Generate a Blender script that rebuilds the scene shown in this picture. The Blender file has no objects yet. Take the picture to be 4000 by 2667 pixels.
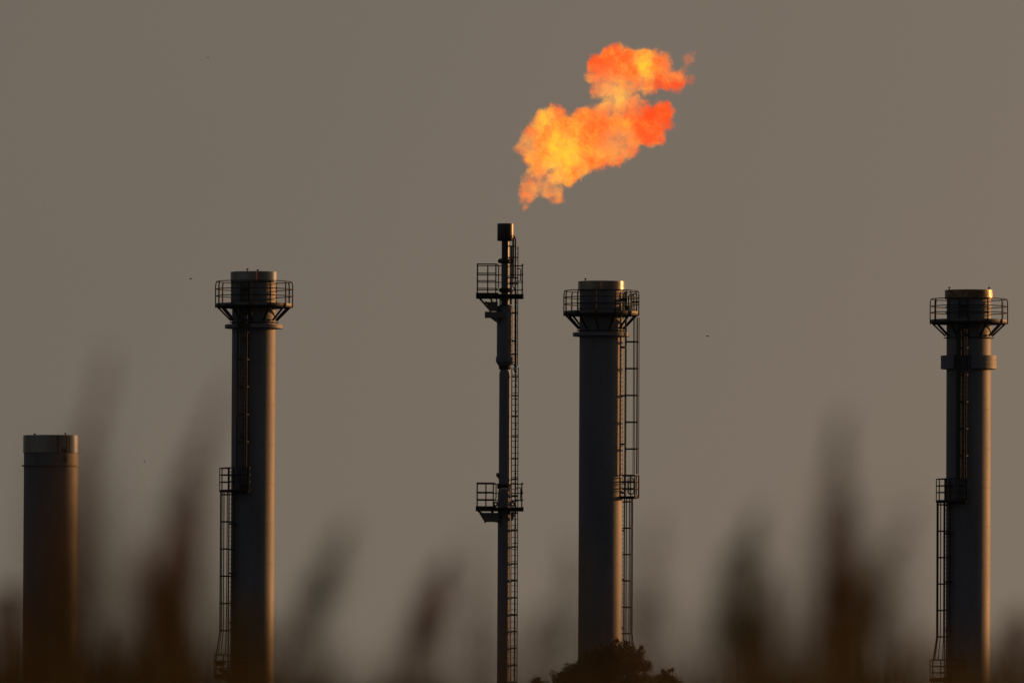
import bpy, math, random
from mathutils import Vector, Matrix, Euler
R = math.radians
rnd = random.Random(7)
sc = bpy.context.scene
col = sc.collection

# ---------------------------------------------------------------- camera
CAM = Vector((0, 0, 1.6)); PITCH = R(2.3); ROLL = -0.0047; FOC = 400.0; SEN = 36.0
PX = SEN / FOC / 4000.0                       # radians per photograph pixel
cd = bpy.data.cameras.new('camera'); cam = bpy.data.objects.new('camera', cd); col.objects.link(cam)
sc.camera = cam
cd.lens = FOC; cd.sensor_width = SEN; cd.clip_start = 0.5; cd.clip_end = 12000
cam.location = CAM; cam.rotation_euler = (math.pi / 2 + PITCH, ROLL, 0)
cd.dof.use_dof = True; cd.dof.focus_distance = 735; cd.dof.aperture_fstop = 9.5
CM = Euler((math.pi / 2 + PITCH, ROLL, 0)).to_matrix()
# ---------------------------------------------------------------- sky and sun
SUN_AZ, SUN_EL = 57, 7
w = bpy.data.worlds.new('World'); sc.world = w; w.use_nodes = True
nt = w.node_tree; bg = nt.nodes['Background']
sky = nt.nodes.new('ShaderNodeTexSky'); sky.sky_type = 'NISHITA'; sky.sun_disc = False
sky.sun_elevation = R(SUN_EL); sky.sun_rotation = R(SUN_AZ)
sky.dust_density = 10; sky.air_density = 1.0; sky.ozone_density = 1.0; sky.altitude = 0
hs = nt.nodes.new('ShaderNodeHueSaturation'); hs.inputs['Saturation'].default_value = 0.8
wtc = nt.nodes.new('ShaderNodeTexCoord'); wad = nt.nodes.new('ShaderNodeVectorMath'); wad.operation = 'ADD'; wad.inputs[1].default_value = (0, 0, .27)
wno = nt.nodes.new('ShaderNodeVectorMath'); wno.operation = 'NORMALIZE'      # low haze: the pale band sits a little lower than in clear air
nt.links.new(wtc.outputs['Generated'], wad.inputs[0]); nt.links.new(wad.outputs[0], wno.inputs[0]); nt.links.new(wno.outputs[0], sky.inputs[0])
nt.links.new(sky.outputs[0], hs.inputs['Color']); wb = nt.nodes.new('ShaderNodeMix'); wb.data_type = 'RGBA'; wb.blend_type = 'MULTIPLY'; wb.inputs[0].default_value = 1
wb.inputs[7].default_value = (1.37, 1.085, .87, 1)                             # dusty evening air
nt.links.new(hs.outputs[0], wb.inputs[6]); nt.links.new(wb.outputs[2], bg.inputs[0])
bg.inputs[1].default_value = 0.05
sd = bpy.data.lights.new('sun', 'SUN'); sun = bpy.data.objects.new('sun', sd); col.objects.link(sun)
sd.energy = 2.0; sd.angle = R(0.5); sd.color = (0.93, 0.41, 0.135)
a, e = R(SUN_AZ), R(SUN_EL)
sun.rotation_euler = Vector((math.sin(a) * math.cos(e), math.cos(a) * math.cos(e), math.sin(e))).to_track_quat('Z', 'Y').to_euler()
sun.location = (60, 40, 60)
sc.view_settings.view_transform = 'Standard'; sc.view_settings.look = 'None'
sc.view_settings.exposure = 1.0; sc.view_settings.gamma = 1
sc.cycles.volume_max_steps = 512

# ---------------------------------------------------------------- helpers
def at(px, py, Y):
    """world point on the plane y = Y seen at photograph pixel (px, py)"""
    d = CM @ Vector(((px - 2000) * PX, (1333.5 - py) * PX, -1))
    return CAM + d * (Y / d.y)

def tag(o, label=None, cat=None, group=None, kind=None):
    if label: o['label'] = label
    if cat: o['category'] = cat
    if group: o['group'] = group
    if kind: o['kind'] = kind
    return o

def empty(name, loc):
    o = bpy.data.objects.new(name, None); col.objects.link(o); o.location = loc; o.empty_display_size = 1
    return o

class MB:
    def __init__(s): s.v = []; s.f = []
    def add(s, vs, fs):
        n = len(s.v); s.v += [tuple(p) for p in vs]; s.f += [tuple(i + n for i in f) for f in fs]; return s
    def box(s, a, b):
        (x0, y0, z0), (x1, y1, z1) = a, b
        return s.add([(x0,y0,z0),(x1,y0,z0),(x1,y1,z0),(x0,y1,z0),(x0,y0,z1),(x1,y0,z1),(x1,y1,z1),(x0,y1,z1)],
                     [(3,2,1,0),(4,5,6,7),(0,1,5,4),(1,2,6,5),(2,3,7,6),(3,0,4,7)])
    def bar(s, p, q, wd, ht, up=None):
        p, q = Vector(p), Vector(q); t = (q - p).normalized()
        u = Vector(up) if up is not None else (Vector((0,0,1)) if abs(t.z) < .9 else Vector((0,1,0)))
        sx = t.cross(u).normalized(); sy = sx.cross(t).normalized()
        c = [sx*i*wd/2 + sy*j*ht/2 for i, j in ((-1,-1),(1,-1),(1,1),(-1,1))]
        return s.add([p + k for k in c] + [q + k for k in c], [(3,2,1,0),(4,5,6,7),(0,1,5,4),(1,2,6,5),(2,3,7,6),(3,0,4,7)])
    def tube(s, pts, r, n=8, closed=False):
        pts = [Vector(p) for p in pts]; m = len(pts); rs = r if isinstance(r, (list, tuple)) else [r]*m
        base = len(s.v); prev = None
        for i, p in enumerate(pts):
            if closed: t = (pts[(i+1) % m] - pts[i-1]).normalized()
            else: t = (pts[min(i+1, m-1)] - pts[max(i-1, 0)]).normalized()
            u = Vector((0,0,1)) if abs(t.z) < .95 else Vector((0,1,0))
            if prev is not None and prev.cross(t).length > .1: u = prev
            x = t.cross(u).normalized(); y = x.cross(t).normalized(); prev = y
            for k in range(n):
                g = 2*math.pi*k/n; s.v.append(tuple(p + (x*math.cos(g) + y*math.sin(g))*rs[i]))
        for i in range(m if closed else m-1):
            j = (i+1) % m
            for k in range(n):
                l = (k+1) % n; s.f.append((base+i*n+k, base+i*n+l, base+j*n+l, base+j*n+k))
        if not closed:
            s.f.append(tuple(base+k for k in reversed(range(n)))); s.f.append(tuple(base+(m-1)*n+k for k in range(n)))
        return s
    def lathe(s, prof, n=96, a0=0, a1=360, cap=False):
        """prof: closed or open list of (r, z); azimuth 0 faces -Y, +90 faces +X"""
        full = abs(a1 - a0) >= 360; m = n if full else n+1; base = len(s.v); L = len(prof)
        for i in range(m):
            g = R(a0 + (a1-a0)*i/n)
            for r_, z_ in prof: s.v.append((r_*math.sin(g), -r_*math.cos(g), z_))
        for i in range(n):
            j = (i+1) % m
            for k in range(L if cap else L-1):
                l = (k+1) % L
                s.f.append((base+i*L+k, base+j*L+k, base+j*L+l, base+i*L+l))
        if cap and not full:
            s.f.append(tuple(base+k for k in range(L))); s.f.append(tuple(base+(m-1)*L+k for k in reversed(range(L))))
        return s
    def ring(s, r0, r1, z0, z1, n=96, a0=0, a1=360):
        return s.lathe([(r0,z0),(r1,z0),(r1,z1),(r0,z1)], n, a0, a1, cap=True)
    def build(s, name, mat, parent=None, smooth=False, loc=None):
        me = bpy.data.meshes.new(name); me.from_pydata(s.v, [], s.f); me.materials.append(mat)
        if smooth:
            me.polygons.foreach_set('use_smooth', [True]*len(me.polygons))
            try: me.set_sharp_from_angle(angle=R(24))
            except Exception: pass
        me.update()
        o = bpy.data.objects.new(name, me); col.objects.link(o)
        if parent: o.parent = parent
        if loc is not None: o.location = loc
        return o

def P(az, r, z): g = R(az); return Vector((r*math.sin(g), -r*math.cos(g), z))

# ---------------------------------------------------------------- materials
def material(name, base, rough=.6, metal=0., var=.25, scale=1.2, streak=0., bump=0., bscale=8., tint=None, spec=.5, thin=0.):
    m = bpy.data.materials.new(name); m.use_nodes = True; n = m.node_tree; b = n.nodes['Principled BSDF']
    b.inputs['Roughness'].default_value = rough; b.inputs['Metallic'].default_value = metal
    b.inputs['Specular IOR Level'].default_value = spec
    tc = n.nodes.new('ShaderNodeTexCoord'); mp = n.nodes.new('ShaderNodeMapping')
    n.links.new(tc.outputs['Object'], mp.inputs[0])
    if streak: mp.inputs['Scale'].default_value = (1, 1, 1/streak)
    nz = n.nodes.new('ShaderNodeTexNoise'); nz.inputs['Scale'].default_value = scale; nz.inputs['Detail'].default_value = 7; nz.inputs['Roughness'].default_value = .65
    n.links.new(mp.outputs[0], nz.inputs['Vector'])
    mr = n.nodes.new('ShaderNodeMapRange'); mr.inputs[1].default_value = .3; mr.inputs[2].default_value = .7
    n.links.new(nz.outputs[0], mr.inputs[0])
    mx = n.nodes.new('ShaderNodeMix'); mx.data_type = 'RGBA'
    t = tint or base
    mx.inputs[6].default_value = (*[c*(1-var) for c in t], 1); mx.inputs[7].default_value = (*[min(1, c*(1+var)) for c in base], 1)
    n.links.new(mr.outputs[0], mx.inputs[0]); n.links.new(mx.outputs[2], b.inputs['Base Color'])
    r2 = n.nodes.new('ShaderNodeMapRange'); r2.inputs[3].default_value = max(.02, rough*.8); r2.inputs[4].default_value = min(1, rough*1.2)
    n.links.new(nz.outputs[0], r2.inputs[0]); n.links.new(r2.outputs[0], b.inputs['Roughness'])
    if thin:                                        # light shining through thin leaves and plumes
        tr = n.nodes.new('ShaderNodeBsdfTranslucent'); n.links.new(mx.outputs[2], tr.inputs[0])
        ms = n.nodes.new('ShaderNodeMixShader'); ms.inputs[0].default_value = thin
        n.links.new(b.outputs[0], ms.inputs[1]); n.links.new(tr.outputs[0], ms.inputs[2]); n.links.new(ms.outputs[0], n.nodes['Material Output'].inputs[0])
    if bump:
        bn = n.nodes.new('ShaderNodeTexNoise'); bn.inputs['Scale'].default_value = bscale; bn.inputs['Detail'].default_value = 5
        n.links.new(tc.outputs['Object'], bn.inputs['Vector'])
        bp = n.nodes.new('ShaderNodeBump'); bp.inputs['Strength'].default_value = 1; bp.inputs['Distance'].default_value = bump
        n.links.new(bn.outputs[0], bp.inputs['Height']); n.links.new(bp.outputs[0], b.inputs['Normal'])
    return m

M_paint = material('weathered_grey_paint', (.074,.087,.116), 0.62, var=.3, scale=.9, streak=7, bump=.004, bscale=2.5)
M_flare = material('grey_blue_paint', (.07,.083,.112), .55, var=.15, scale=1.0, streak=6, bump=.003, bscale=3)
M_steel = material('polished_steel', (.095,.095,.098), .1, 1, var=.12, scale=1.5, streak=5, bump=.0006, bscale=3)
M_steel_worn = material('stained_steel', (.13,.12,.11), .24, 1, var=.4, scale=2.4, streak=3, bump=.012, bscale=3.5, tint=(.13,.11,.09))
M_steel_rust = material('rust_browned_steel', (.13,.095,.065), .3, .9, var=.45, scale=3, bump=.03, bscale=4.5, tint=(.07,.045,.03))
M_iron = material('dark_galvanised_iron', (.026,.025,.024), .75, 0, var=.3, scale=5, spec=.25)
M_black = material('soot_blackened_steel', (.02,.018,.017), .38, .5, var=.4, scale=3, streak=3, bump=.003)
M_plate = material('grey_steel_plate', (.07,.07,.072), .6, 0, var=.2, scale=2)
M_lens = material('lamp_glass', (.05,.05,.055), .12, 0, var=.1)
M_dark = material('dark_bird_feather', (.02,.018,.016), .8, 0, var=.2)

# ---------------------------------------------------------------- ladders and cages
def ladder(parent, az, r, z0, z1, width=.46, name='ladder', standoff=.22, rung=.3, br=3.2, clip=True):
    """r: radius of the ladder's plane; stringers face outwards"""
    c0 = P(az, r, 0); t = Vector((math.cos(R(az)), math.sin(R(az)), 0)); n = P(az, 1, 0)
    m = MB()
    for s in (-1, 1):
        p = c0 + t*s*width/2
        m.bar(p + Vector((0,0,z0)), p + Vector((0,0,z1)), .07, .06, up=n)
    z = z0 + .1
    while z < z1 - .05:
        m.tube([c0 - t*width/2 + Vector((0,0,z)), c0 + t*width/2 + Vector((0,0,z))], .019, 6); z += rung
    z = z1 - .5
    while z > z0:
        for s in (-1, 1):
            p = c0 + t*s*width/2 + Vector((0,0,z)); m.bar(p, p - n*standoff, .05, .1)
        m.bar(c0 - t*width/2 + Vector((0,0,z)), c0 + t*width/2 + Vector((0,0,z)), .04, .09)
        z -= br
    return m.build(name, M_iron, parent)

def cage(parent, az, r, hoops, ztop, zbot, width=.46, rad=.4, depth=.6, nv=5, flare=None):
    c0 = P(az, r, 0); t = Vector((math.cos(R(az)), math.sin(R(az)), 0)); n = P(az, 1, 0)
    def arc(z, k=1.0):
        pts = []
        for i in range(17):
            g = math.pi*i/16
            pts.append(c0 + t*(-math.cos(g))*rad*k + n*(.04 + math.sin(g)**.85*(depth*.55 + rad)*k) + Vector((0,0,z)))
        pts[0] = c0 - t*width/2 + Vector((0,0,z)); pts[-1] = c0 + t*width/2 + Vector((0,0,z))
        return pts
    m = MB()
    for z in hoops:
        a_ = arc(z)
        for p, q in zip(a_, a_[1:]): m.bar(p, q, .03, .085, up=(0,0,1))
    ids = [3, 5, 8, 11, 13] if nv == 5 else [2, 8, 14]
    for i in ids:
        p = arc(0)[i]; m.bar(p + Vector((0,0,zbot)), p + Vector((0,0,ztop)), .055, .045, up=n)
    if flare:
        lo = arc(flare, 1.35)
        for i in ids: m.bar(arc(zbot)[i], lo[i], .045, .04, up=n)
    return m.build('safety_cage', M_iron, parent)

def arc_rail(m, r, z, a0, a1, wd=.05, ht=.06, n=None):
    n = n or max(4, int(abs(a1-a0)/5))
    pts = [P(a0+(a1-a0)*i/n, r, z) for i in range(n+1)]
    for p, q in zip(pts, pts[1:]): m.bar(p, q, wd, ht, up=(0,0,1))

# ---------------------------------------------------------------- chimney
def chimney(label, cx, Y, body_px, d):
    k = (at(cx+100, 1300, Y) - at(cx, 1300, Y)).length/100
    top = at(cx, d['collar'][0], Y); base = Vector((top.x, Y, 0))
    Z = lambda y: at(cx, y, Y).z
    rb = body_px/2*k
    t = tag(empty('chimney', base), label, 'chimney', 'grey steel chimneys')
    # shaft with weld seams
    m = MB(); prof = [(rb, 0)]; zt = Z(d['collar'][1]) + .3; z = Z(2667) % 2.6
    while z < zt - 1:
        if z > 1: prof += [(rb, z-.02), (rb+.006, z-.012), (rb+.006, z+.012), (rb, z+.02)]
        z += 2.6
    prof += [(rb, zt), (rb-.03, zt), (rb-.03, zt-6)]
    m.lathe(prof, 128); m.build('shaft', M_paint, t, smooth=True)
    c0, c1 = Z(d['collar'][0]), Z(d['collar'][1]); rc = d['collar_px']/2*k
    m = MB(); m.lathe([(rb+.01, c1), (rc, c1), (rc, c0), (rc-.05, c0), (rc-.05, c1+.3)], 160)
    cl = m.build('collar', d['steel'], t, smooth=True)
    for az, hh in d.get('lugs', []):
        m = MB(); p = P(az, rc-.06, c0)
        m.bar(p, p + Vector((0,0,hh)), .06, .06); m.bar(p + Vector((-.07,0,hh+.03)), p + Vector((.08,0,hh+.03)), .08, .07)
        m.build('lifting_lug', M_iron, cl)
    for y in d.get('stiff', []):
        MB().ring(rb-.01, rb+.085, Z(y)-.03, Z(y)+.03).build('stiffener_ring', M_paint, t, smooth=True)
    if 'wind' in d:
        y0, y1, wpx, g0, g1 = d['wind']; rw = wpx/2*k
        a0, a1 = (g1, g0+360) if g0 is not None else (0, 360)
        m = MB(); za, zb = Z(y1), Z(y0)
        if zb - za < .5: m.ring(rb-.01, rw, za, zb, 96, a0, a1)
        else:
            th = (zb-za)/3
            for i in range(3): m.ring(rb-.01, rw + (.0 if i != 1 else -.006), za+th*i+.012, za+th*(i+1)-.012, 96, a0, a1)
            m.ring(rb-.01, rw-.03, za+.02, zb-.02, 96, a0+.2, a1-.2)
        m.build('wind_ring', M_paint, t, smooth=True)
    if 'thin' in d: MB().ring(rb-.01, rb+.08, Z(d['thin'])-.03, Z(d['thin'])+.03).build('bracket_ring', M_iron, t, smooth=True)
    if 'flange' in d:
        rf = d['flange'][1]/2*k; MB().ring(rb-.01, rf, Z(d['flange'][0])-.04, Z(d['flange'][0])+.03).build('flange', M_plate, t, smooth=True)
    if 'box' in d:
        g = d['box']
        m = MB(); m.bar(P(g, rb+.0, Z(1794)), P(g, rb+.16, Z(1794)), .17, .5); m.bar(P(g, rb, Z(1794)), P(g, rb+.2, Z(1794)), .11, .4)
        m.build('inspection_hatch', M_plate, t)
        m = MB(); m.bar(P(g-3, rb, Z(1762)), P(g-3, rc+.06, Z(1762)), .38, .24); m.bar(P(g-3, rb, Z(1753)), P(g-3, rc+.1, Z(1753)), .42, .03)
        m.build('hood', M_iron, t)
    if 'plat' in d:
        pr, rails, toe, dk, a0, zb = d['plat']; rp = pr/2*k; zdt, zdb = Z(toe), Z(dk)
        m = MB(); m.ring(rb+.05, rp-.02, zdt-.12, zdt-.09, 72); m.ring(rp-.06, rp, zdb, zdt-.09, 72); m.ring(rb+.02, rb+.08, zdb, zdt-.09, 72)
        for i in range(24): m.bar(P(i*15+a0, rb+.08, zdt-.17), P(i*15+a0, rp-.06, zdt-.17), .05, .1)
        deck = m.build('platform', M_iron, t)
        MB().ring(rp-.012, rp+.006, zdt-.09, zdt+.06, 72).build('toe_plate', M_plate, deck, smooth=True)
        for y in rails:
            MB().tube([P(i*5, rp-.03, Z(y)) for i in range(72)], .03, 8, closed=True).build('handrail', M_iron, deck)
        for i in range(12):
            g = a0 + 30*i
            m = MB(); zt2 = Z(rails[0])
            m.bar(P(g, rp+.035, zdb-.02), P(g, rp+.035, zt2-.22), .065, .07, up=P(g,1,0)); m.bar(P(g, rp+.035, zt2-.22), P(g, rp-.03, zt2+.01), .06, .06, up=P(g,1,0))
            m.build('post', M_iron, deck)
            m = MB(); m.bar(P(g, rp-.1, zdb+.03), P(g, rb+.06, Z(zb)+.08), .09, .11); m.bar(P(g, rb+.0, Z(zb)-.03), P(g, rb+.2, Z(zb)-.03), .14, .05)
            m.build('bracket', M_iron, deck)
        # service box and small pipes on the platform
    for L in d.get('ladders', []):
        az, y0, y1, ys, wid = L[:5]
        lad = ladder(t, az, rb+.2, Z(y1), Z(y0), wid)
        if ys: cage(lad, az, rb+.22, [Z(y) for y in ys], Z(ys[0]-L[6]), Z(ys[-1]+L[7]), wid, depth=L[8], flare=(Z(L[5]) if L[5] else None))
    for rp_ in d.get('rests', []):
        a0, a1, pr, rails, dk, dkb = rp_; rp = pr*k; zt_, zb_ = Z(dk), Z(dkb)
        m = MB(); m.ring(rb+.03, rp-.03, zt_-.05, zt_, 24, a0, a1); m.ring(rp-.04, rp, zb_, zt_+.06, 24, a0, a1)
        for i in range(5):
            g = a0+(a1-a0)*(.04+.23*i); m.bar(P(g, rb, zb_+.02), P(g, rp-.04, zb_+.02), .06, .1)
            if i % 2 == 0 and dk > 2300: m.bar(P(g, rb, zb_-.75), P(g, rp-.15, zb_), .07, .07)
        pl = m.build('rest_platform', M_iron, t)
        for y in rails:
            m = MB(); arc_rail(m, rp-.02, Z(y), a0, a1, .04, .065)
            for g in (a0, a1): m.bar(P(g, rb+.35 if g == a1 else rb+.05, Z(y)), P(g, rp, Z(y)), .05, .075)
            m.build('handrail', M_iron, pl)
        for i in range(5):
            g = a0+(a1-a0)*i/4; MB().bar(P(g, rp+.02, zb_), P(g, rp+.02, Z(rails[0])+.02), .05, .06, up=P(g,1,0)).build('post', M_iron, pl)
    return t, k, rb, Z

hoops1 = [1301, 1408, 1515, 1622, 1729]
t, k, rb, Z = chimney('grey steel chimney with polished collar, thin split wind ring and floodlight, left of the flare', 993, 743, 171, dict(
    collar=(1063, 1103), collar_px=186, steel=M_steel, lugs=[(-16, .1), (10, .04)], stiff=(1150, 1172),
    wind=(1269, 1283, 227, -33, -4), thin=1261, plat=(298, (1101, 1130, 1157), 1190, 1201, -4, 1258),
    ladders=[(-20, 1105, 1916, hoops1, .54, None, 75, 100, .42), (-58, 1826, 2640, [1933+106*i for i in range(6)], .62, 2556, 12, 0, .62), (-20, 2560, 3400, None, .54)],
    rests=[(-88, -5, 129, (1829, 1856, 1884), 1917, 1922), (-92, -5, 146, (2557, 2584, 2611), 2636, 2650)]))
# floodlight bolted to the lower platform
p = P(-88, 142*k, Z(2590))
m = MB(); m.bar(p+Vector((.0,-.1,0)), p+Vector((.52,-.1,.02)), .3, .34); m.bar(p+Vector((.52,-.1,0.02)), p+Vector((.62,-.1,.02)), .2, .22)
m.bar(p+Vector((.34,-.1,-.17)), p+Vector((.34,-.1,-.5)), .06, .06); m.bar(p+Vector((.22,-.1,-.42)), p+Vector((.85,-.1,-.62)), .3, .22)
fl = m.build('floodlight', M_iron, t)
m = MB(); m.box((p.x-.012, p.y-.23, p.z-.14), (p.x-.002, p.y+.03, p.z+.14)); m.build('lens', M_lens, fl)

t, k, rb, Z = chimney('grey chimney with its ladder cage on the right and a tree at its foot', 2349.5, 752, 170, dict(
    collar=(1100, 1135), collar_px=183, steel=M_steel_worn, lugs=[(-46, .1)], stiff=(1185, 1205),
    wind=(1300, 1314, 222, None, None), thin=1293, plat=(292, (1137, 1163, 1189), 1220, 1233, -9, 1290),
    ladders=[(82, 1138, 1941, [1335+104.5*i for i in range(5)], .5, None, 95, 98, .78), (117, 1853, 2640, [1957+103*i for i in range(6)], .56, 2560, 12, 0, .5)],
    rests=[(62, 128, 149, (1856, 1881, 1908), 1938, 1944), (62, 128, 149, (2570, 2596, 2620), 2650, 2660)]))
# gate loop, pipes and cable clips on that chimney's right side
m = MB()
def loop(m, x0, x1, z0, z1, y, r=.03, c=.12):
    pts = []
    for cx_, cz_, g0 in ((x1-c, z1-c, 0), (x0+c, z1-c, 90), (x0+c, z0+c, 180), (x1-c, z0+c, 270)):
        for i in range(4): g = R(g0+30*i); pts.append((cx_+c*math.cos(g), y, cz_+c*math.sin(g)))
    m.tube(pts, r, 8, closed=True)
kx = lambda x: (x-2352)*k
loop(m, kx(2458), kx(2481), Z(1930), Z(1867), -1.0); m.build('gate', M_iron, t); m = MB(); loop(m, kx(2463), kx(2487), Z(1926), Z(1870), .9)
m.build('gate', M_iron, t)
m = MB(); m.tube([(kx(2434.5), -.25, Z(1338)), (kx(2436), -.25, Z(1940))], .02, 6)
y = 1345
while y < 1940: m.bar((kx(2433), -.25, Z(y)), (kx(2438.5), -.25, Z(y)), .03, .035); y += 18
m.build('cable_run', M_iron, t)
m = MB(); m.bar((kx(2440), -.5, Z(1172)), (kx(2452), -.5, Z(1172)), .3, .2); m.bar((kx(2452), -.5, Z(1205)), (kx(2464), -.5, Z(1205)), .3, .26)
m.bar((kx(2466), -.3, Z(1180)), (kx(2500), -.3, Z(1180)), .05, .12); m.bar((kx(2437), -.6, Z(1148)), (kx(2437), -.6, Z(1215)), .09, .09)
m.tube([(kx(2458), -.7, Z(1215)), (kx(2458), -.7, Z(1158)), (kx(2461), -.7, Z(1153)), (kx(2470), -.7, Z(1151)), (kx(2477), -.7, Z(1154)), (kx(2479), -.7, Z(1162)), (kx(2479), -.7, Z(1215))], .045, 8)
loop(m, kx(2472), kx(2489), Z(1212), Z(1146), .4, .035)
m.tube([(kx(2451), -.2, Z(1130)), (kx(2451), -.2, Z(1240))], .03, 6)
m.build('platform_equipment', M_iron, t)

chimney('grey steel chimney with rust-browned collar and wide banded ring below its platform, far right', 3785, 758, 174, dict(
    collar=(1134, 1168), collar_px=189, steel=M_steel_rust, lugs=[(-60, .12), (57, .12)], stiff=(1200, 1222),
    wind=(1389, 1442, 219, -35, 3), thin=1321, plat=(298, (1169, 1197, 1222), 1253, 1265, -3, 1318),
    ladders=[(-15, 1172, 1959, [1363+105*i for i in range(5)], .54, None, 90, 88, .42), (-58, 1868, 2667, [1972.5+103*i for i in range(6)], .6, 2575, 12, 0, .6), (-15, 2570, 3400, None, .54)],
    rests=[(-88, -4, 124, (1871.6, 1898, 1924), 1957, 1963), (-92, -4, 146, (2577, 2602, 2627), 2650, 2663)]))
chimney('short wide grey chimney with shiny plain collar and no platform, leftmost', 200.5, 768, 213, dict(
    collar=(1701, 1769), collar_px=221, steel=M_steel, lugs=[(-35, .03), (33, .07)], flange=(1819, 229), box=33))

# ---------------------------------------------------------------- flare stack
FY = 650; fx = 1974.5
k = (at(fx+100, 1300, FY) - at(fx, 1300, FY)).length/100
ftop = at(fx, 874, FY); fbase = Vector((ftop.x, FY, 0)); Z = lambda y: at(fx, y, FY).z
X = lambda px, y=None: (px - fx)*k
t = tag(empty('flare_stack', fbase), 'slender dark flare stack with two open railed platforms, under the flame', 'flare stack')
def pf(m, pts, n=64):
    return m.lathe([(r_*k, Z(y)) for r_, y in pts], n)
m = pf(MB(), [(14, 941), (31.6, 941), (32, 939), (32, 876), (31.4, 873.8), (30, 873.8), (30, 938), (14, 938)]); m.build('flare_tip', M_black, t, smooth=True)
m = pf(MB(), [(15.3, 1026), (14.6, 1020), (14.6, 930)]); m.build('riser', M_black, t, smooth=True)
m = MB()
for s in (-1, 1):
    c = Vector((s*23*k, 0, Z(1020)))
    pts = [(s*10*k, .04, Z(1008)), (s*26*k, .04, Z(1012)), (s*30*k, .04, Z(1019)), (s*27*k, .04, Z(1027)), (s*10*k, .04, Z(1031))]
    q = [(a_, -.04, c_) for a_, b_, c_ in pts]
    m.add(pts+q, [(0,1,2,3,4), (9,8,7,6,5)] + [(i, i+5, (i+1) % 5+5, (i+1) % 5) for i in range(5)])
pf(m, [(15, 1029), (24, 1024), (24, 1016), (15, 1012)]); m.build('lifting_lug', M_black, t)
m = pf(MB(), [(49.5/2, 3300), (24.7, 2010), (24.7, 1930), (23, 1916), (20.5, 1909)], 72)
m.build('shaft', M_flare, t, smooth=True)
m = pf(MB(), [(21.8, 1893), (21.4, 1500), (21.6, 1462), (19.5, 1450), (17, 1441)]); m.build('shaft', M_flare, t, smooth=True)
m = pf(MB(), [(22.8, 1430), (32, 1411), (32, 1395), (35, 1394), (35, 1413), (24, 1430)]); 
for i in range(20):
    g = i*18; m.bar(P(g, 24*k, Z(1426)), P(g, 34.5*k, Z(1402)), .03, .12)
m.build('skirt', M_flare, t, smooth=True)
m = pf(MB(), [(31.8, 1410), (31.8, 1207), (30.5, 1200), (27, 1195), (22, 1191.5), (15.8, 1190)]); m.build('vessel', M_flare, t, smooth=True)
m = pf(MB(), [(15.8, 1191), (15.6, 1140), (15.2, 1128), (15.2, 1029)]); m.build('riser', M_flare, t, smooth=True)
def flange(y0, y1, rpx, nb=24):
    m = MB(); mid = (y0+y1)/2
    m.ring(13*k, rpx*k, Z(mid-.6), Z(y0), 48); m.ring(13*k, rpx*k, Z(y1), Z(mid+.6), 48)
    for i in range(nb):
        g = i*360/nb; m.tube([P(g, (rpx-3)*k, Z(y1+2.5)), P(g, (rpx-3)*k, Z(y0-2.5))], .03, 6)
    m.build('flange', M_iron, t)
flange(1128, 1139, 23.5); flange(1429, 1440, 23.5); flange(1893, 1906, 27.5)
# platforms
def flare_platform(x0, x1, rails, d0, d1, postx, gap, sup):
    ya, yb = -1.05, .95
    m = MB(); m.box((X(x0), ya, Z(d1)+.1), (X(x1), yb, Z(d0)-.06))
    m.box((X(x0)-.03, ya-.03, Z(d1)), (X(gap), ya, Z(d0))); m.box((X(x0)-.03, yb, Z(d1)), (X(x1)+.02, yb+.03, Z(d0)))
    m.box((X(x0)-.06, ya-.03, Z(d1)), (X(x0)-.031, yb+.03, Z(d0))); m.box((X(x1)+.021, ya-.03, Z(d1)), (X(x1)+.05, yb+.03, Z(d0)))
    pl = m.build('platform', M_iron, t)
    m = MB(); rr = .028
    for i, y in enumerate(rails):
        z = Z(y)
        if i == 0:
            m.tube([(X(x0), ya, z), (X(gap)-.12, ya, z), (X(gap)-.03, ya, z-.04), (X(gap), ya, z-.13), (X(gap), ya, Z(rails[-1])+.1), (X(gap)-.05, ya, Z(rails[-1])-.02), (X(gap)-.17, ya, Z(rails[-1])-.03)], .032, 8)
        else: m.tube([(X(x0), ya, z), (X(gap)-.17, ya, z)], rr, 8)
        m.tube([(X(x0), yb, z), (X(x1), yb, z)], rr, 8); m.tube([(X(x0), ya, z), (X(x0), yb, z)], rr, 8); m.tube([(X(x1), ya, z), (X(x1), yb, z)], rr, 8)
    m.build('handrail', M_iron, pl)
    for px, y in postx: MB().bar((X(px), y, Z(d1)), (X(px), y, Z(rails[0])+.02), .07, .06, up=(0,1,0)).build('post', M_iron, pl)
    # small hinged gate on the right
    m = MB(); m.tube([(X(2018), ya, Z(rails[0]+18)), (X(x1-9), ya, Z(rails[0]+18)), (X(x1-8), ya, Z(rails[0]+24)), (X(x1-9), ya, Z(rails[0]+66)), (X(2018), ya, Z(rails[0]+65))], .028, 8)
    m.build('gate', M_iron, pl)
    m = MB()
    for y in (-.6, .6):
        for a_, b_ in sup['bars']: m.bar((X(a_[0]), y, Z(a_[1])), (X(b_[0]), y, Z(b_[1])), .08, .1, up=(0,1,0))
    q = sup['plate']; n = len(q)
    for y in (-.6, .6):
        v = [(X(a_), y-.02, Z(b_)) for a_, b_ in q] + [(X(a_), y+.02, Z(b_)) for a_, b_ in q]
        m.add(v, [tuple(range(n)), tuple(reversed(range(n, 2*n)))] + [(i, i+n, (i+1) % n+n, (i+1) % n) for i in range(n)])
    for a_, b_ in sup['cross']: m.bar((X(a_), -.6, Z(b_)), (X(a_), .6, Z(b_)), .12, .12)
    m.bar((X(1960), -.6, Z(d1+3)), (X(1960), .6, Z(d1+3)), .1, .1)
    m.build('support', M_plate, pl)
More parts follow.
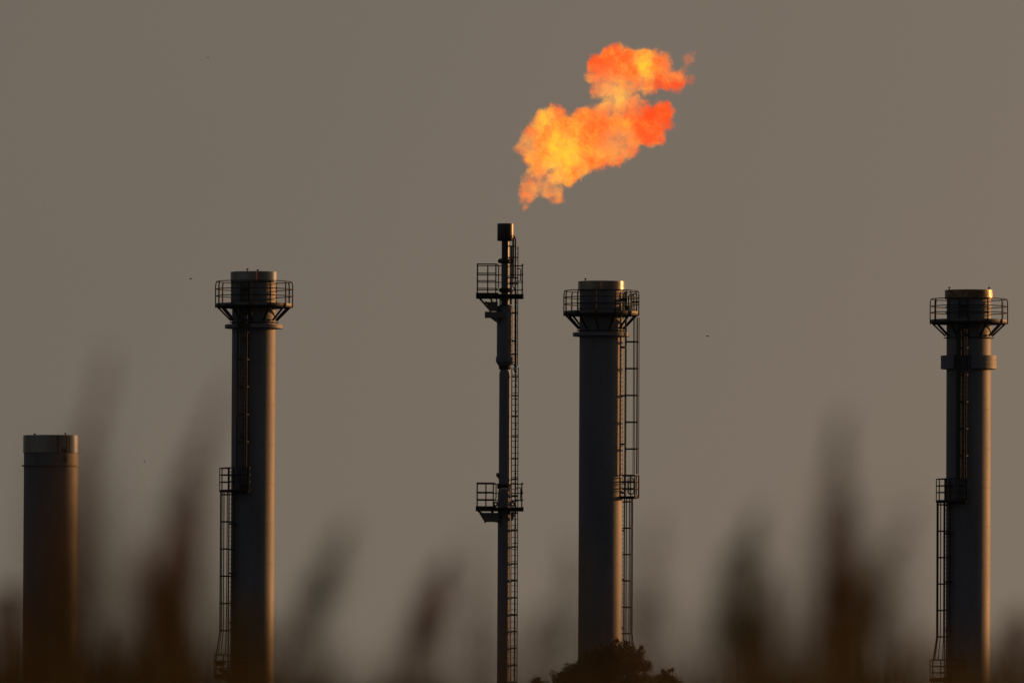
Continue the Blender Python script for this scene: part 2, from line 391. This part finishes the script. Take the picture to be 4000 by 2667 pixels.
flare_platform(1865, 2043, (1035, 1071, 1100, 1130), 1147, 1165, [(1866, -1.05), (1866, .95), (1906, .95), (1938, -1.05), (2041, .95), (2041, -1.05)], 1948.5,
    dict(bars=[((1866, 1155), (1917, 1213)), ((1918, 1166), (1926, 1184)), ((1941, 1165), (1941, 1213)), ((1955, 1165), (1955, 1190)), ((1960, 1180), (1990, 1160))],
         plate=[(1900, 1182), (1946, 1180), (1946, 1214), (1917, 1214)], cross=[(1917, 1212), (1900, 1183), (1944, 1212)]))
flare_platform(1868, 2047, (1888, 1923.5, 1952), 1978, 1995, [(1869, -1.05), (1869, .95), (1903, .95), (1932, -1.05), (2043, .95), (2043, -1.05)], 1943,
    dict(bars=[((1868, 1990), (1882, 2003)), ((1880, 2003), (1901, 2037)), ((1925, 1996), (1928, 2004)), ((1931, 1995), (1931, 2036)), ((2010, 1996), (2003, 2030))],
         plate=[(1883, 2003), (1952, 2003), (1952, 2038), (1936, 2038), (1935, 2037), (1901, 2037)], cross=[(1901, 2036), (1884, 2003), (1950, 2036)]))
# side beam with bracket
m = MB(); m.box((X(1895.5), -.62, Z(1243)), (X(1974), -.15, Z(1219.5))); m.box((X(1900), -.5, Z(1219.5)), (X(1902), -.4, Z(1216.5)))
q = [(1917, 1243), (1944, 1262), (1952, 1258), (1950, 1243)]; n = 4
v = [(X(a_), -.5, Z(b_)) for a_, b_ in q] + [(X(a_), -.2, Z(b_)) for a_, b_ in q]
m.add(v, [(0,1,2,3), (7,6,5,4)] + [(i, i+4, (i+1) % 4+4, (i+1) % 4) for i in range(4)])
m.build('davit_beam', M_plate, t)
m = MB(); m.box((X(1943), -.12, Z(1862)), (X(1953), .12, Z(1847))); m.bar((X(1950), 0, Z(1862)), (X(1955), 0, Z(1868)), .1, .1)
m.box((X(2000), -.5, Z(1336)), (X(2013), -.34, Z(1329))); m.build('junction_box', M_plate, t)
# lugs below the lower flange
m = MB()
for s in (-1, 1):
    pts = [P(0, 0, 0) + Vector((s*(33+7*math.cos(R(g)))*k + 0*k, .0, Z(1968)+7*k*math.sin(R(g)))) for g in range(0, 360, 30)]
    m.tube(pts, .05, 8, closed=True); m.bar((s*24*k, 0, Z(1968)), (s*30*k, 0, Z(1968)), .1, .24)
m.build('lifting_lug', M_plate, t)
# main ladder and pipes
def run(name, mat, items):
    m = MB()
    for it in items:
        if it[0] == 't': m.tube([(X(x), y, Z(z)) for x, y, z in it[1]], it[2], 8)
        else: m.bar((X(it[1][0]), it[1][1], Z(it[1][2])), (X(it[2][0]), it[2][1], Z(it[2][2])), it[3], it[4])
    return m.build(name, mat, t)
m = MB()
def seg(x0, x1, y0, y1, dy, ph):
    for x in (x0, x1): m.bar((X(x), -.1, Z(y0)), (X(x), -.1, Z(y1)), .05, .04 if x == x0 else .055, up=(0,1,0))
    y = y0+ph
    while y < y1: m.tube([(X(x0), -.1, Z(y)), (X(x1), -.1, Z(y))], .02, 6); y += dy
seg(2013.5, 2024, 962, 1428, 23.5, 8)
y = 1178
while y < 1428: m.tube([(X(2009), -.1, Z(y)), (X(2013.5), -.1, Z(y))], .02, 6); y += 23.5
seg(2002, 2027.5, 1435, 3300, 23.5, 5)
for y in (1221.5, 1383, 1471): m.bar((X(2000), -.1, Z(y)), (X(2026), -.1, Z(y)), .1, .085)
for y in (962, 1006, 1085, 1108): m.bar((X(1988), -.1, Z(y)), (X(2023 if y > 1000 else 2012), -.1, Z(y)), .06, .07)
y = 1871
while y < 3200:
    m.bar((X(2000), -.1, Z(y)), (X(2026), -.1, Z(y)), .1, .09); m.bar((X(1999), -.1, Z(y+6)), (X(2008), -.1, Z(y)), .06, .07); y += 66
for y in (1545, 1625, 1705, 1790): m.bar((X(2000), -.1, Z(y)), (X(2026), -.1, Z(y)), .08, .08)
m.build('ladder', M_iron, t)
run('pilot_pipe', M_iron, [('t', [(1997, -.3, 962), (1997, -.3, 1190)], .055), ('t', [(2005, -.3, 930), (2005, -.3, 1086)], .055),
    ('t', [(2006, -.25, 921), (2009, -.25, 926), (2012.5, -.25, 931), (2014, -.25, 938), (2014, -.25, 1120), (2017, -.25, 1160), (2018, -.25, 2100), (2018, -.25, 3200)], .045),
    ('t', [(2004, -.3, 1086), (2004, -.3, 1118), (2007, -.3, 1124), (2014, -.3, 1128)], .03), ('b', (1996, -.3, 1150), (2012, -.3, 1128), .05, .05)])
m = MB()
for y in (1432, 1452, 1480, 1505, 1560, 1610, 1660, 1850, 1865, 1937, 1975, 2000, 2060, 2120):
    m.bar((X(2014), -.3, Z(y)), (X(2022), -.3, Z(y)), .1, .09)
m.tube([(X(2003), -.3, Z(1426)), (X(2006), -.3, Z(1421)), (X(2011), -.3, Z(1424)), (X(2011), -.3, Z(1445)), (X(2016), -.3, Z(1456))], .03, 6)
m.build('pipe_clamp', M_iron, t)
run('conduit', M_flare, [('t', [(1994, -.42, 1909), (2000, -.4, 1920), (2002, -.38, 1940), (2003, -.36, 3200)], .028), ('b', (2004, -.3, 2010), (2012, -.3, 2005), .14, .25), ('b', (2004, -.2, 2032), (2012, -.2, 2012), .1, .16)])

# ---------------------------------------------------------------- flame
def flame_material(spheres, hot, red, thin):
    m = bpy.data.materials.new('burning_gas'); m.use_nodes = True; n = m.node_tree; n.nodes.clear(); L = n.links.new
    def mth(op, a_, b_=None, c_=None, clamp=False):
        x = n.nodes.new('ShaderNodeMath'); x.operation = op; x.use_clamp = clamp
        for i, q in enumerate((a_, b_, c_)):
            if q is None: continue
            if isinstance(q, (int, float)): x.inputs[i].default_value = q
            else: L(q, x.inputs[i])
        return x.outputs[0]
    def vm(op, a_, b_):
        x = n.nodes.new('ShaderNodeVectorMath'); x.operation = op
        for i, q in enumerate((a_, b_)):
            if isinstance(q, (tuple, Vector)): x.inputs[i].default_value = tuple(q)
            elif q is not None: L(q, x.inputs[i])
        return x
    def noise(vec, scale, detail, rough=.6):
        x = n.nodes.new('ShaderNodeTexNoise'); x.inputs['Scale'].default_value = scale; x.inputs['Detail'].default_value = detail; x.inputs['Roughness'].default_value = rough
        L(vec, x.inputs['Vector']); return x
    tc = n.nodes.new('ShaderNodeTexCoord'); p0 = tc.outputs['Object']
    w1 = noise(p0, .8, 2); w2 = noise(p0, 2.2, 7, .75)
    def warp(p, nz, amt):
        s1 = vm('SUBTRACT', nz.outputs['Color'], (.5, .5, .5)); s2 = n.nodes.new('ShaderNodeVectorMath'); s2.operation = 'SCALE'; L(s1.outputs[0], s2.inputs[0]); s2.inputs['Scale'].default_value = amt
        return vm('ADD', p, s2.outputs[0]).outputs[0]
    w3 = noise(p0, 7.5, 4, .7)
    p = warp(warp(warp(p0, w1, .8), w2, 1.2), w3, .6)
    def ball(c, r, pp):
        d_ = vm('DISTANCE', pp, c).outputs['Value']; return mth('SUBTRACT', r, d_)
    F = None
    for c, r in spheres:
        b = ball(c, r, p); F = b if F is None else mth('MAXIMUM', F, b)
    def blobs(lst):
        H = None
        for c, r in lst:
            b = mth('SUBTRACT', 1.0, mth('DIVIDE', vm('DISTANCE', p, c).outputs['Value'], r), clamp=True); H = b if H is None else mth('MAXIMUM', H, b)
        return H
    heat, redd, lace = blobs(hot), blobs(red), blobs(thin)
    # ridged detail gives the lacy sheets of fire
    dn = noise(p, 2.2, 6, .7); rid = mth('SUBTRACT', 1.0, mth('MULTIPLY', mth('ABSOLUTE', mth('SUBTRACT', dn.outputs[0], .5)), 7.0), clamp=True)
    hol = noise(p, 1.5, 8, .74)
    hole = mth('MULTIPLY', mth('SUBTRACT', hol.outputs[0], mth('ADD', .40, mth('MULTIPLY', lace, .10))), 9.0, clamp=True)
    edge = mth('DIVIDE', mth('MULTIPLY', F, 3.5, clamp=True), mth('ADD', 1.0, mth('MULTIPLY', mth('MAXIMUM', F, 0.0), 3.0)))
    dens = mth('MULTIPLY', mth('MULTIPLY', edge, mth('ADD', mth('MULTIPLY', mth('POWER', rid, 2.0), 4.2), .15)), mth('ADD', mth('MULTIPLY', hole, .97), .03))
    # colour : orange base, yellow where hot, red where cool
    cn = noise(p, 1.15, 6, .68); fn = noise(p, 4.5, 7, .8); fr = noise(p, 2.6, 6, .72)
    fil = mth('SUBTRACT', 1.0, mth('MULTIPLY', mth('ABSOLUTE', mth('SUBTRACT', fr.outputs[0], .5)), 9.0), clamp=True)
    hv = mth('ADD', mth('MULTIPLY', mth('ADD', mth('SUBTRACT', cn.outputs[0], .5), mth('ADD', mth('MULTIPLY', mth('SUBTRACT', fn.outputs[0], .5), .9), mth('MULTIPLY', mth('SUBTRACT', fil, .35), .12))), 3.0), mth('SUBTRACT', mth('ADD', .28, mth('ADD', mth('MULTIPLY', heat, .75), mth('MULTIPLY', lace, .25))), mth('MULTIPLY', redd, .62)))
    cr = n.nodes.new('ShaderNodeValToRGB'); L(hv, cr.inputs[0]); el = cr.color_ramp.elements
    el[0].position = 0.0; el[0].color = (.95, .075, .008, 1); el[1].position = 1.0; el[1].color = (1, .56, .035, 1)
    x = el.new(.28); x.color = (1, .12, .018, 1); x = el.new(.5); x.color = (1, .25, .045, 1); x = el.new(.75); x.color = (1, .37, .04, 1)
    em = n.nodes.new('ShaderNodeEmission'); pc = n.nodes.new('ShaderNodeMix'); pc.data_type = 'RGBA'; pc.inputs[7].default_value = (1, .40, .12, 1); L(mth('MULTIPLY', lace, .8, clamp=True), pc.inputs[0]); L(cr.outputs[0], pc.inputs[6]); L(pc.outputs[2], em.inputs['Color'])
    L(mth('MULTIPLY', dens, mth('SUBTRACT', mth('ADD', 1.25, mth('MULTIPLY', heat, .4)), mth('MULTIPLY', lace, .12))), em.inputs['Strength'])
    ab = n.nodes.new('ShaderNodeVolumeAbsorption'); ab.inputs['Color'].default_value = (.35, .25, .2, 1); L(mth('MULTIPLY', dens, 3.2), ab.inputs['Density'])
    ad = n.nodes.new('ShaderNodeAddShader'); L(em.outputs[0], ad.inputs[0]); L(ab.outputs[0], ad.inputs[1])
    out = n.nodes.new('ShaderNodeOutputMaterial'); L(ad.outputs[0], out.inputs['Volume'])
    m.cycles.volume_step_rate = .045
    try: m.cycles.homogeneous_volume = False
    except Exception: pass
    return m

S = 1.7007
flame_px = [(1208,474,11),(1211,450,19),(1228,425,29),(1262,428,29),(1278,450,18),(1295,400,30),(1245,392,30),(1320,385,26),
    (1213,345,27),(1228,322,32),(1226,360,28),(1248,282,26),(1280,268,27),(1268,340,52),(1310,328,60),(1352,300,50),(1338,348,46),(1376,352,34),(1405,352,32),(1385,270,36),
    (1405,240,30),(1432,215,30),(1402,300,46),(1432,325,38),(1442,285,36),(1450,345,16),(1385,378,14),
    (1488,288,40),(1520,262,27),(1465,300,32),(1533,285,17),(1505,312,24),(1542,262,13),(1535,242,10),(1475,250,20),(1455,235,20),(1440,255,30),
    (1420,150,45),(1386,162,36),(1358,180,17),(1372,205,19),(1442,165,44),(1480,150,36),(1512,150,33),(1484,188,30),(1532,182,27),(1560,188,22),(1584,182,11),(1440,200,28),(1548,205,11),
    (1580,140,15),(1594,122,7),(1572,160,12),(1562,172,14),(1605,112,5),(1400,200,26)]
F0 = at(1400*S, 300*S, FY)
kf = (at(2100, 500, FY) - at(2000, 500, FY)).length/100*S
rnd = random.Random(3)
spheres = []
for x, y, r in flame_px:
    q = at(x*S, y*S, FY) - F0; q.y += rnd.uniform(-.5, .5)*(60-r)/40; spheres.append((q, r*kf))
mk = lambda lst: [(at(x*S, y*S, FY) - F0, r*kf) for x, y, r in lst]
fm = flame_material([(c, r*1.1) for c, r in spheres], mk([(1295,350,95),(1250,270,50),(1410,220,50),(1480,150,48)]), mk([(1505,270,75),(1380,165,62),(1385,305,34),(1575,140,60),(1290,300,30),(1540,200,45),(1410,118,30)]), mk([(1245,430,75),(1205,330,50),(1400,215,80),(1450,215,60),(1560,130,60),(1420,330,60)]))
# hull: union of balls, remeshed into one surface that hugs the flame
import bmesh
bm = bmesh.new()
for c, r in spheres: bmesh.ops.create_icosphere(bm, subdivisions=3, radius=r*1.12 + .2, matrix=Matrix.Translation(c))
me = bpy.data.meshes.new('tmp'); bm.to_mesh(me); bm.free()
tmp = bpy.data.objects.new('tmp', me); col.objects.link(tmp)
md = tmp.modifiers.new('r', 'REMESH'); md.mode = 'VOXEL'; md.voxel_size = .12; md.use_smooth_shade = True
dg = bpy.context.evaluated_depsgraph_get(); hull = bpy.data.meshes.new_from_object(tmp.evaluated_get(dg))
bpy.data.objects.remove(tmp); hull.name = 'flame'; hull.materials.clear(); hull.materials.append(fm)
fo = bpy.data.objects.new('flame', hull); col.objects.link(fo); fo.location = F0
tag(fo, 'orange and yellow gas flame billowing in the wind above the flare stack', 'flame')

# thin brown smoke drifting off the flame
m = MB(); pts = [(1515,357,5),(1535,352,12),(1560,343,12),(1590,333,6),(1610,326,5),(1635,323,6),(1665,321,5),(1682,322,2)]
m.tube([at(x*S, y*S, FY+.3) - F0 for x, y, r in pts], [r*kf*1.0 for x, y, r in pts], 16)
sm = bpy.data.materials.new('thin_smoke'); sm.use_nodes = True; n = sm.node_tree; n.nodes.clear()
pv = n.nodes.new('ShaderNodeVolumePrincipled'); pv.inputs['Color'].default_value = (.28, .15, .07, 1)
tc = n.nodes.new('ShaderNodeTexCoord'); nz = n.nodes.new('ShaderNodeTexNoise'); nz.inputs['Scale'].default_value = 1.6; nz.inputs['Detail'].default_value = 4
mr = n.nodes.new('ShaderNodeMapRange'); mr.inputs[1].default_value = .35; mr.inputs[2].default_value = .7; mr.inputs[4].default_value = 1.0
n.links.new(tc.outputs['Object'], nz.inputs['Vector']); n.links.new(nz.outputs[0], mr.inputs[0]); n.links.new(mr.outputs[0], pv.inputs['Density'])
o = n.nodes.new('ShaderNodeOutputMaterial'); n.links.new(pv.outputs[0], o.inputs['Volume']); sm.cycles.volume_step_rate = .3
tag(m.build('smoke', sm, None, loc=F0), 'faint brown wisp of smoke drifting right of the flame', 'smoke')

# ---------------------------------------------------------------- birds
def bird(px, py, Y, span, droop, body, yaw, roll, label, tilt=0):
    m = MB(); n = 10; L = body
    m.tube([(0, -L/2 + L*i/8, 0) for i in range(9)], [1.25*L*q for q in (.02,.07,.1,.13,.14,.12,.08,.05,.03)], 8)
    m.add([(-.05*L, -L*.5, 0), (.05*L, -L*.5, 0), (.14*L, -L*.85, .0), (-.14*L, -L*.85, 0), (0, -L*.5, .03*L)], [(0,1,2,3), (4,1,2), (4,3,0)])
    for s in (-1, 1):
        e_ = span/2
        m.add([(0, L*.22, .03*L), (0, -L*.16, .03*L), (s*e_*.45, L*.25, -droop*.25*e_), (s*e_*.45, -L*.12, -droop*.25*e_), (s*e_, -L*.1, -droop*e_), (0, L*.02, .09*L), (s*e_*.45, L*.05, -droop*.25*e_+.03*L)],
              [(0,2,6,5), (5,6,3,1), (0,1,3,2), (2,4,6), (6,4,3), (2,3,4)])
    o = m.build('bird', M_dark, None, loc=at(px, py, Y)); o.rotation_euler = (R(tilt), R(roll), R(yaw))
    tag(o, label, 'bird', 'small birds in flight'); return o
bird(812.5, 226, 420, .24, .75, .12, 0, 0, 'tiny dark bird with drooping wings high above the left chimney')
bird(744.5, 1088.5, 420, .12, .1, .13, 80, 4, 'small dark bird flying level beside the railing of the left chimney')
bird(2763, 1313, 420, .1, .1, .12, 78, -14, 'tiny tilted bird alone in the empty sky right of the caged chimney')
bird(565, 1801, 420, .045, .1, .09, 90, 0, 'tiny steep diving bird low between the two left chimneys', tilt=0).rotation_euler = (R(80), 0, R(90))

# ---------------------------------------------------------------- trees
M_leaf = material('dark_green_leaves', (.036,.042,.015), .7, 0, var=.4, scale=2.0, spec=.3)
M_bark = material('brown_bark', (.07,.05,.035), .9, 0, var=.4, scale=4, streak=4, bump=.02)
def tree(label, cx, Y, blobs, seed, leaf=.08, dens=3400):
    """blobs: (px, py, radius px) of leafy clumps, with random depth"""
    r_ = random.Random(seed); k_ = Y*PX
    base = Vector((at(cx, 2600, Y).x, Y, 0)); t = tag(empty('tree', base), label, 'tree')
    topz = max(at(x, y, Y).z for x, y, r in blobs)
    tr = MB(); cr = MB()
    H = topz*.72
    tr.tube([(0,0,0), (.05,.03,H*.25), (-.08,.05,H*.5), (.04,-.02,H*.75), (0,0,H)], [.2,.16,.13,.09,.05], 10)
    cl = []
    for x, y, r in blobs:
        c = at(x, y, Y) - base; c.y = r_.uniform(-.6, .6); cl.append((c, r*k_))
    zmin = min(c.z for c, _ in cl); span = max(abs(c.x) for c, _ in cl)
    for i in range(34):                                          # rest of the crown below
        g = r_.uniform(0, 6.28); q = r_.uniform(.2, .95)*span
        cl.append((Vector((q*math.cos(g), q*math.sin(g), r_.uniform(topz*.38, zmin-.05))), r_.uniform(.5, .85)))
    for c, r in cl:
        z0 = r_.uniform(.35, .8)*min(c.z, H); s0 = Vector((0,0,z0)); mid = s0.lerp(c, .55) + Vector((r_.uniform(-.2,.2), r_.uniform(-.2,.2), .1))
        tr.tube([s0, mid, c], [.06, .035, .012], 6)
        for j in range(4):
            d_ = Vector((r_.gauss(0,1), r_.gauss(0,1), r_.gauss(.4,1))).normalized()
            tr.tube([c, c + d_*r*.95], [.012, .004], 4)
        nl = int(dens*r*r + 40)
        for j in range(nl):
            d_ = Vector((r_.gauss(0,1), r_.gauss(0,1), r_.gauss(0,1))).normalized()
            rad = r*(r_.random()**.45)*(1.0 + .22*math.sin(5*d_.x+3*d_.z+c.x*9)) 
            if r_.random() < .05: rad *= 1.18
            p_ = c + Vector((d_.x, d_.y, d_.z*.85))*rad
            u = Vector((r_.gauss(0,1), r_.gauss(0,1), r_.gauss(-.3,1))).normalized(); v_ = u.cross(d_ + Vector((.1,.2,.3))).normalized(); l = leaf*r_.uniform(.6, 1.3)
            nn = u.cross(v_)*l*.15
            cr.add([p_, p_ + u*l*.5 + v_*l*.35 + nn, p_ + u*l*1.15, p_ + u*l*.5 - v_*l*.35 + nn], [(0,1,2), (0,2,3)])
    tr.build('trunk', M_bark, t, smooth=True); cr.build('crown', M_leaf, t)
    return t
tree('bushy dark tree hiding the foot of the caged chimney', 2350, 480, [(2425,2540,50),(2375,2552,56),(2325,2580,60),(2255,2625,56),(2200,2650,50),(2340,2590,60),(2420,2580,60),(2480,2580,48),(2290,2630,62),(2240,2660,54),(2465,2540,28),(2500,2552,22),(2330,2578,46),(2280,2604,46),(2230,2632,44),(2190,2660,40),(2400,2600,60),(2460,2600,50),(2510,2600,34),(2530,2606,16),(2535,2590,12),(2300,2650,60),(2380,2660,60),(2460,2660,55),(2520,2650,26),(2505,2528,9),(2410,2500,10),(2445,2508,12)], 5)
tree('lower dark tree just right of the bushy one', 2600, 500, [(2600,2640,26),(2575,2648,24),(2625,2655,26),(2560,2665,30),(2648,2672,24),(2615,2618,10),(2628,2614,7),(2590,2620,10),(2570,2690,50),(2630,2700,44)], 8)
tree('small dark treetop just showing at the bottom edge left of the flare ladder foot', 2105, 500, [(2105,2668,16),(2104,2648,6),(2125,2668,12),(2090,2690,30),(2120,2700,30)], 12)

# ---------------------------------------------------------------- foreground reeds, out of focus
M_pl = [material('purple_brown_reed_plume', (.17,.11,.085), .9, 0, var=.3, scale=30, spec=.1, thin=.45),
        material('brown_reed_plume', (.15,.08,.04), .9, 0, var=.3, scale=30, spec=.1, thin=.45),
        material('olive_reed_plume', (.10,.105,.035), .9, 0, var=.3, scale=30, spec=.1, thin=.45)]
M_stem = material('reed_stem', (.07,.06,.03), .8, 0, var=.3, scale=12, spec=.2)
M_blade = material('reed_leaf', (.04,.045,.015), .7, 0, var=.35, scale=9, spec=.2, thin=.4)
def bez(pts, s):
    """smooth point along a polyline by Catmull-Rom"""
    n = len(pts)-1; f = min(max(s*n, 0), n-1e-6); i = int(f); u = f-i
    p0, p1, p2, p3 = pts[max(i-1,0)], pts[i], pts[i+1], pts[min(i+2,n)]
    return .5*((2*p1) + (p2-p0)*u + (2*p0-5*p1+4*p2-p3)*u*u + (3*p1-p0-3*p2+p3)*u**3)
def reed(axis, d, wpx, nst, mi, label, seed, leaves=3):
    """axis: photograph pixels from the tip of the plume to its base"""
    r_ = random.Random(seed); axis = list(axis)
    while axis[-1][1] < 2560:
        (xa, ya), (xb, yb) = axis[-2:]; axis.append((xb + (xb-xa)*.55, yb + 130))
    pts = [at(x, y, d) for x, y in axis]
    lo = pts[-1]; dirn = (pts[-1] - pts[-2]).normalized()
    foot = Vector((lo.x + dirn.x*.35, d + r_.uniform(-.1,.1), 0)); loc = foot.copy()
    t = tag(empty('reed', loc), label, 'reed', 'blurred reeds in the foreground')
    st = MB(); line = [lo, lo.lerp(foot, .35) + Vector((dirn.x*.05,0,0)), lo.lerp(foot, .7), foot]
    st.tube([p - loc for p in [pts[0]] + [bez(pts, .5)] + line], [.0008,.0015,.002,.003,.0035,.004], 6); st.build('stem', M_stem, t)
    pl = MB(); wm = wpx*d*PX*.62; nst = int(nst*(.6, .42, .4)[mi]*(axis[-1][1]-axis[0][1])/420)
    for i in range(nst):
        s = r_.random()**.75; c = bez(pts, s); prof = min(1, .12+s/.6)
        g = r_.uniform(0, 6.28); out = Vector((math.cos(g), math.sin(g), 0)); ax = (bez(pts, max(0, s-.05)) - bez(pts, min(1, s+.05))).normalized()
        L_ = wm*max(.25, prof)*r_.uniform(.5, 1.25)
        q0 = c; q1 = c + out*L_*.6 + ax*L_*.5; q2 = c + out*L_*1.1 + ax*L_*.85 + Vector((0,0,-.1*L_))
        sd_ = out.cross(ax).normalized()*r_.uniform(.0012, .0026)*(d/11)
        tw = ax.cross(sd_).normalized()*sd_.length
        pl.add([q0-loc, q1+sd_-loc, q2-loc, q1-sd_-loc, q1+tw*1.6-loc], [(0,1,4), (1,2,4), (2,3,4), (3,0,4)])
    pl.build('plume', M_pl[mi], t)
    for j in range(leaves):
        z0 = r_.uniform(.35, .85)*lo.z; b0 = foot.lerp(lo, z0/lo.z); s_ = r_.choice((-1, 1)); L_ = r_.uniform(.3, .5)
        m = MB(); prev = []
        for i in range(9):
            u = i/8; c = b0 + Vector((s_*L_*.45*u**1.4, r_.uniform(-.002,.002), L_*(.95*u - .45*u*u*u))); w_ = .009*math.sin(min(1, u+.12)*math.pi)**.7 + .0006
            prev.append((c + Vector((w_*.6, -w_, 0)) - loc, c + Vector((-w_*.6, w_, 0)) - loc))
        m.add([p for ab_ in prev for p in ab_], [(2*i, 2*i+1, 2*i+3, 2*i+2) for i in range(8)]); m.build('leaf', M_blade, t)
    return t
reeds = [
 ([(425,1370),(400,1500),(360,1650),(320,1800),(290,1990)], 9.5, 150, 330, 0, 'tall pale plume leaning right above the short wide chimney, leftmost tall reed'),
 ([(900,1480),(800,1680),(735,1870),(705,2080),(675,2300)], 9.5, 150, 420, 0, 'long plume arching right toward the left chimney ladder'),
 ([(770,1930),(725,2060),(690,2200),(670,2400)], 10, 190, 560, 1, 'thick brown plume standing left of the left chimney ladder'),
 ([(545,2110),(575,2250),(600,2400),(625,2560)], 10.5, 170, 420, 1, 'shorter brown plume leaning left beside the thick brown one'),
 ([(25,2300),(20,2400),(10,2560)], 11, 170, 700, 1, 'dark brown plume at the left edge of the view'),
 ([(1350,2040),(1270,2220),(1190,2400),(1110,2560)], 10, 150, 520, 2, 'greenish grey plume leaning right of the left chimney foot'),
 ([(1740,2170),(1700,2290),(1655,2420),(1600,2560)], 11, 140, 660, 1, 'dark reddish brown plume just left of the flare stack foot'),
 ([(1840,2060),(1850,2200),(1870,2350),(1890,2500)], 9, 110, 150, 0, 'very faint thin plume behind the flare platform'),
 ([(2120,2380),(2090,2480),(2060,2600)], 10, 130, 250, 1, 'faint reddish plume right of the flare ladder foot'),
 ([(2235,2100),(2240,2250),(2230,2420),(2225,2560)], 9, 130, 260, 2, 'faint olive plume against the left side of the caged chimney'),
 ([(2560,1980),(2540,2120),(2510,2260),(2500,2400)], 9, 140, 180, 0, 'very faint pinkish plume beside the right ladder cage'),
 ([(2960,1990),(2910,2130),(2880,2280),(2860,2450)], 10, 180, 620, 2, 'dark olive plume, left one of the dark cluster at right'),
 ([(3010,2230),(2990,2350),(2970,2520)], 10.5, 140, 420, 1, 'short brown plume tucked right of the dark olive one'),
 ([(3290,1610),(3270,1750),(3270,1900),(3280,2080),(3290,2250)], 9.5, 170, 400, 0, 'tallest purple brown plume between the caged chimney and far right chimney'),
 ([(3290,2150),(3280,2280),(3260,2420),(3240,2580)], 10.5, 220, 520, 1, 'broad dark plume under the tallest purple brown one'),
 ([(3550,1990),(3490,2130),(3440,2270),(3405,2430)], 10, 190, 330, 2, 'green tinged plume leaning toward the far right chimney'),
 ([(3990,2380),(3960,2480),(3920,2600)], 11, 160, 600, 1, 'dark brown plume at the right edge of the view'),
 ([(3610,2470),(3600,2540),(3580,2620)], 10, 150, 260, 1, 'low faint plume under the far right ladder'),
 ([(230,2230),(250,2380),(250,2560)], 9.5, 170, 420, 1, 'orange brown plume in front of the short wide chimney'),
 ([(960,2350),(960,2450),(950,2600)], 10, 160, 380, 2, 'low dark plume in front of the left chimney foot'),
]
for i, (ax_, d, wp, ns, mi, lb) in enumerate(reeds): reed(ax_, d, wp, ns, mi, lb, 100+i)

# ground cover of dry grass and reed leaves
r_ = random.Random(55); g = MB()
CL = [(-600,2480),(0,2380),(150,2530),(400,2580),(560,2480),(650,2370),(760,2450),(950,2590),(1100,2560),(1250,2590),(1400,2630),(1600,2580),(1800,2650),(1950,2680),(2300,2700),(2500,2710),(2650,2680),(2750,2640),(2880,2480),(3000,2520),(3150,2510),(3250,2430),(3400,2460),(3500,2590),(3650,2630),(3800,2620),(3900,2510),(4000,2400),(4600,2520)]
def clump(a_):
    """height profile of the grass clumps, as a slope seen from the camera's side of the field"""
    x = 2000 + a_/PX
    for (x0, y0), (x1, y1) in zip(CL, CL[1:]):
        if x <= x1 or x1 == CL[-1][0]:
            u = min(1, max(0, (x-x0)/(x1-x0))); y = y0 + (y1-y0)*u; break
    return math.tan(PITCH + (1333.5-y-70)*PX)
for i in range(20000):
    d = r_.uniform(7, 20); x = r_.choice((-1, 1))*r_.uniform(.05*d+.25, 5) if i >= 12000 else r_.uniform(-1, 1)*(.05*d+.25)
    a_ = x/d; q_ = clump(a_ + r_.gauss(0, .0007)); top = 1.6 + d*q_; h = top + d*r_.gauss(0, .0009) - min(.5, r_.expovariate(1/(.0032*d)))
    lx, ly = r_.gauss(0, .10), r_.gauss(0, .08); w_ = r_.uniform(.002, .006); b0 = Vector((x, d, 0)); ang = r_.uniform(0, 3.14); sx = Vector((math.cos(ang), math.sin(ang), 0))*w_
    pr = []
    for j in range(5):
        u = j/4; c = b0 + Vector((lx*u*u, ly*u*u, h*u)); ww = sx*(1-.85*u**3); pr += [c+ww, c-ww]
    g.add(pr, [(2*j, 2*j+1, 2*j+3, 2*j+2) for j in range(4)])
for axis_, d, wp, ns, mi, lb in reeds:
    lo_, mid_ = at(*axis_[-1], d), at(*axis_[len(axis_)//2], d); dr = (mid_ - lo_)
    for i in range(int(ns*.3)):
        f = r_.random()**1.3*1.5; tip = lo_ + dr*(f - .35) + Vector((r_.gauss(0, wp*d*PX*.6), r_.gauss(0, .3), 0)); w_ = r_.uniform(.0015, .004)
        foot_ = Vector((lo_.x - dr.x*.6 + r_.gauss(0, .05), tip.y, 0)); ang = r_.uniform(0, 3.14); sx = Vector((math.cos(ang), math.sin(ang), 0))*w_; pr = []
        for j in range(6):
            u = j/5; c = foot_.lerp(tip, u); c.x += (tip.x - foot_.x)*(u*u*u - u)*.6; ww = sx*(1-.9*u**4); pr += [c+ww, c-ww]
        g.add(pr, [(2*j, 2*j+1, 2*j+3, 2*j+2) for j in range(5)])
gm = material('dry_grass', (.045,.04,.015), .8, 0, var=.5, scale=1.2, spec=.1, tint=(.05,.028,.012), thin=.35)
tag(g.build('grass', gm, None), 'dense dark grass blurred along the bottom of the view', 'grass', None, 'stuff')
# ---------------------------------------------------------------- ground
m = MB(); N = 40
for i in range(N+1):
    for j in range(N+1): m.v.append((-4000+8000*i/N, -1500+7500*j/N, 0))
for i in range(N):
    for j in range(N): a_ = i*(N+1)+j; m.f.append((a_, a_+N+1, a_+N+2, a_+1))
gr = material('dry_field_soil', (.035,.032,.022), .95, 0, var=.4, scale=.05, bump=.05, bscale=.6)
tag(m.build('ground', gr, None), 'flat dark field', None, None, 'structure')
